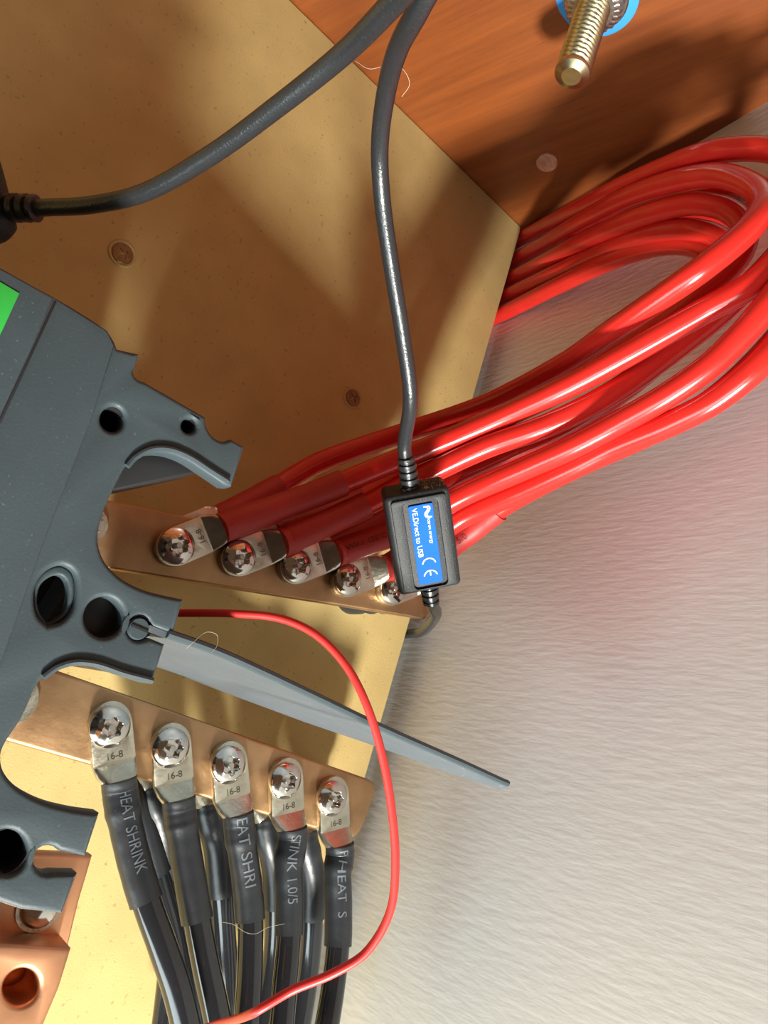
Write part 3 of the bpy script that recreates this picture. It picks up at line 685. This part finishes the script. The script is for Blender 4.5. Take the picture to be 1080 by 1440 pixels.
# CE mark from arcs, reading down the label
mb = MB()
def arc(cr, cd, r, a0, a1, w=0.00042):
    n = 18; P_ = []
    for k in range(n + 1):
        q = math.radians(a0 + (a1 - a0) * k / n)
        for rr_ in (r + w / 2, r - w / 2): P_.append((cr + rr_ * math.sin(q), cd + rr_ * math.cos(q)))
    for k in range(n):
        vv = flat_poly([P_[2*k], P_[2*k+1], P_[2*k+3], P_[2*k+2]])
        mb.add(vv, [(0,1,2,3),(7,6,5,4),(0,4,5,1),(1,5,6,2),(2,6,7,3),(3,7,4,0)])
arc(0.0002, 0.0071, 0.0022, 100, 260); arc(0.0002, 0.0115, 0.0022, 100, 260)
vv = flat_poly([(0.0004, 0.0093), (0.0, 0.0093), (0.0, 0.0112), (0.0004, 0.0112)]); mb.add(vv, [(0,1,2,3),(7,6,5,4),(0,4,5,1),(1,5,6,2),(2,6,7,3),(3,7,4,0)])
mb.build('approval_mark', M['whiteprint'], lb_)
# dust on its top
topc = cF - eF * HT / 2 - eD * (HL / 2)
mb = MB()
for k in range(60):
    p = topc + eR * random.uniform(-0.004, 0.0095) + eF * random.uniform(-0.0045, 0.0045) - eD * 0.0001
    if (p - topc).length < 0.003: continue
    d = Vector((random.uniform(-1,1), random.uniform(-1,1), random.uniform(-1,1))) * 0.0008
    v, f = tube_vf([p - d, p - eD * 0.0003 + d * 0.2, p + d], 0.00006, 4); mb.add(v, f)
stuff(mb.build('dust', M['lint'], ad))
# strain reliefs
def relief(p, d, parent, n=4, r=0.0033, r1=0.0029, pitch=0.0024):
    prof = []
    for k in range(n):
        h = k * pitch; rr_ = r + (r1 - r) * k / n
        prof += [(rr_, h), (rr_, h + pitch * 0.55), (rr_ * 0.78, h + pitch * 0.62), (rr_ * 0.78, h + pitch * 0.95)]
    prof += [(r1, n * pitch), (r1, n * pitch + 0.001), (r1 * 0.8, n * pitch + 0.0013)]
    v, f = lathe_vf(p, d, prof, 24); return part('strain_relief', v, f, M['blackcable'], parent, smooth=30)
CR = 0.00225
top0 = topc - eR * 0.0012
pts = [pD(577, 560, .226), pD(566, 470, .216), pD(549, 365, .205), pD(537, 275, .196), pD(534, 205, .187), pD(543, 130, .172), pD(560, 68, .157), pD(590, 10, .143), pD(622, -60, .134), pD(640, -180, .128), pD(600, -330, .135), pD(560, -520, .15)]
relief(top0 - eD * (-0.0006), -eD, ad)
v, f = tube_vf(catmull([top0 - eD * 0.006, top0 - eD * 0.014] + pts, 8), CR, 16); part('upper_cable', v, f, M['blackcable'], ad, smooth=40)
bot0 = cF - eF * HT / 2 + eD * (HL / 2) + eR * 0.0002
relief(bot0 - eD * 0.0006, eD, ad, n=3, r=0.0034, r1=0.0029)
v, f = tube_vf(catmull([bot0 + eD * 0.002, bot0 + eD * 0.007, pD(613, 862, .288), pD(606, 876, .312), pD(593, 888, .342), pX(578, 891, .2263), pX(578, 891, .2266) + Vector((0, .018, -.001)), pX(578, 891, .2266) + Vector((0, .04, -.002))], 8), CR, 16); part('lower_cable', v, f, M['blackcable'], ad, smooth=40)

cA = thing('cable', 'black cable with a ribbed plug end, sweeping from left edge up over the wood', 'cable', pD(30, 292, .203))
ptsA = [pD(40, 293, .2035), pD(65, 292, .2025), pD(130, 288, .197), pD(205, 270, .190), pD(300, 216, .179), pD(390, 150, .167), pD(480, 78, .154), pD(545, 13, .139), pD(612, -62, .125), pD(700, -170, .117), pD(780, -320, .122), pD(820, -520, .14)]
v, f = tube_vf(catmull(ptsA, 8), CR, 16); part('jacket', v, f, M['blackcable'], cA, smooth=40)
p = pD(-8, 292, .206); d = (pD(60, 293, .203) - p).normalized()
relief(p, d, cA, n=4, r=0.0040, r1=0.0036, pitch=0.0030)
# plug shell at the frame edge
sec = [(-40, 205, 24), (-27, 250, 26), (-17, 290, 30), (-10, 318, 26), (-4, 337, 14)]
pt = [pD(a, b, .2065) for a, b, _ in sec]
v, f = tube_vf(catmull(pt, 5), lambda i, t: 0.0062 * (1 - 0.55 * max(0, (t - 0.75) / 0.25) ** 2), 12); part('plug', v, f, M['housing'], cA, smooth=40)

# thin red wire
wr = thing('wire', 'thin red wire looping out from the breaker and across the black cables', 'wire', pD(440,890, 0.178))
v, f = tube_vf(catmull([pD(180,862, 0.182), pD(255,862, 0.182), pD(330,863, 0.181), pD(395,870, 0.180), pD(445,893, 0.178), pD(488,938, 0.176), pD(517,995, 0.174), pD(538,1065, 0.173), pD(551,1140, 0.172), pD(556,1210, 0.171), pD(549,1280, 0.170), pD(516,1338, 0.169), pD(470,1368, 0.168), pD(410,1393, 0.168), pD(355,1425, 0.167), pD(300,1442, 0.197), pD(250,1460, 0.197)], 8), 0.00098, 12)
part('insulation', v, f, M['redwire'], wr, smooth=40)

# stray fibres of lint
def fibre(label, pts, r=0.000042):
    v, f = tube_vf(catmull(pts, 6), r, 6); o = part('lint_fibre', v, f, M['lint'], None, smooth=40)
    o['label'] = label; o['category'] = 'fibre'; o['group'] = 'stray fibres of lint'
fibre('pale curled fibre lying on the grey barrier blade', [pY(262, 912, YF - .001), pY(272, 903, YF - .0012), pY(290, 889, YF), pY(305, 893, YF), pY(305, 908, YF - .0004), pY(297, 918, YF - .0008)])
fibre('fine pale hair draped over the middle black cables', [pD(313, 1297, .236), pD(328, 1300, .236), pD(345, 1311, .236), pD(360, 1313, .237), pD(375, 1305, .238), pD(400, 1299, .244)])
fibre('fine looped hair stuck to the hanging adapter cable against the wood', [pD(500, 86, .170), pD(520, 97, .168), pD(545, 92, .166), pD(566, 97, .168), pD(576, 118, .170), pD(565, 136, .172)])
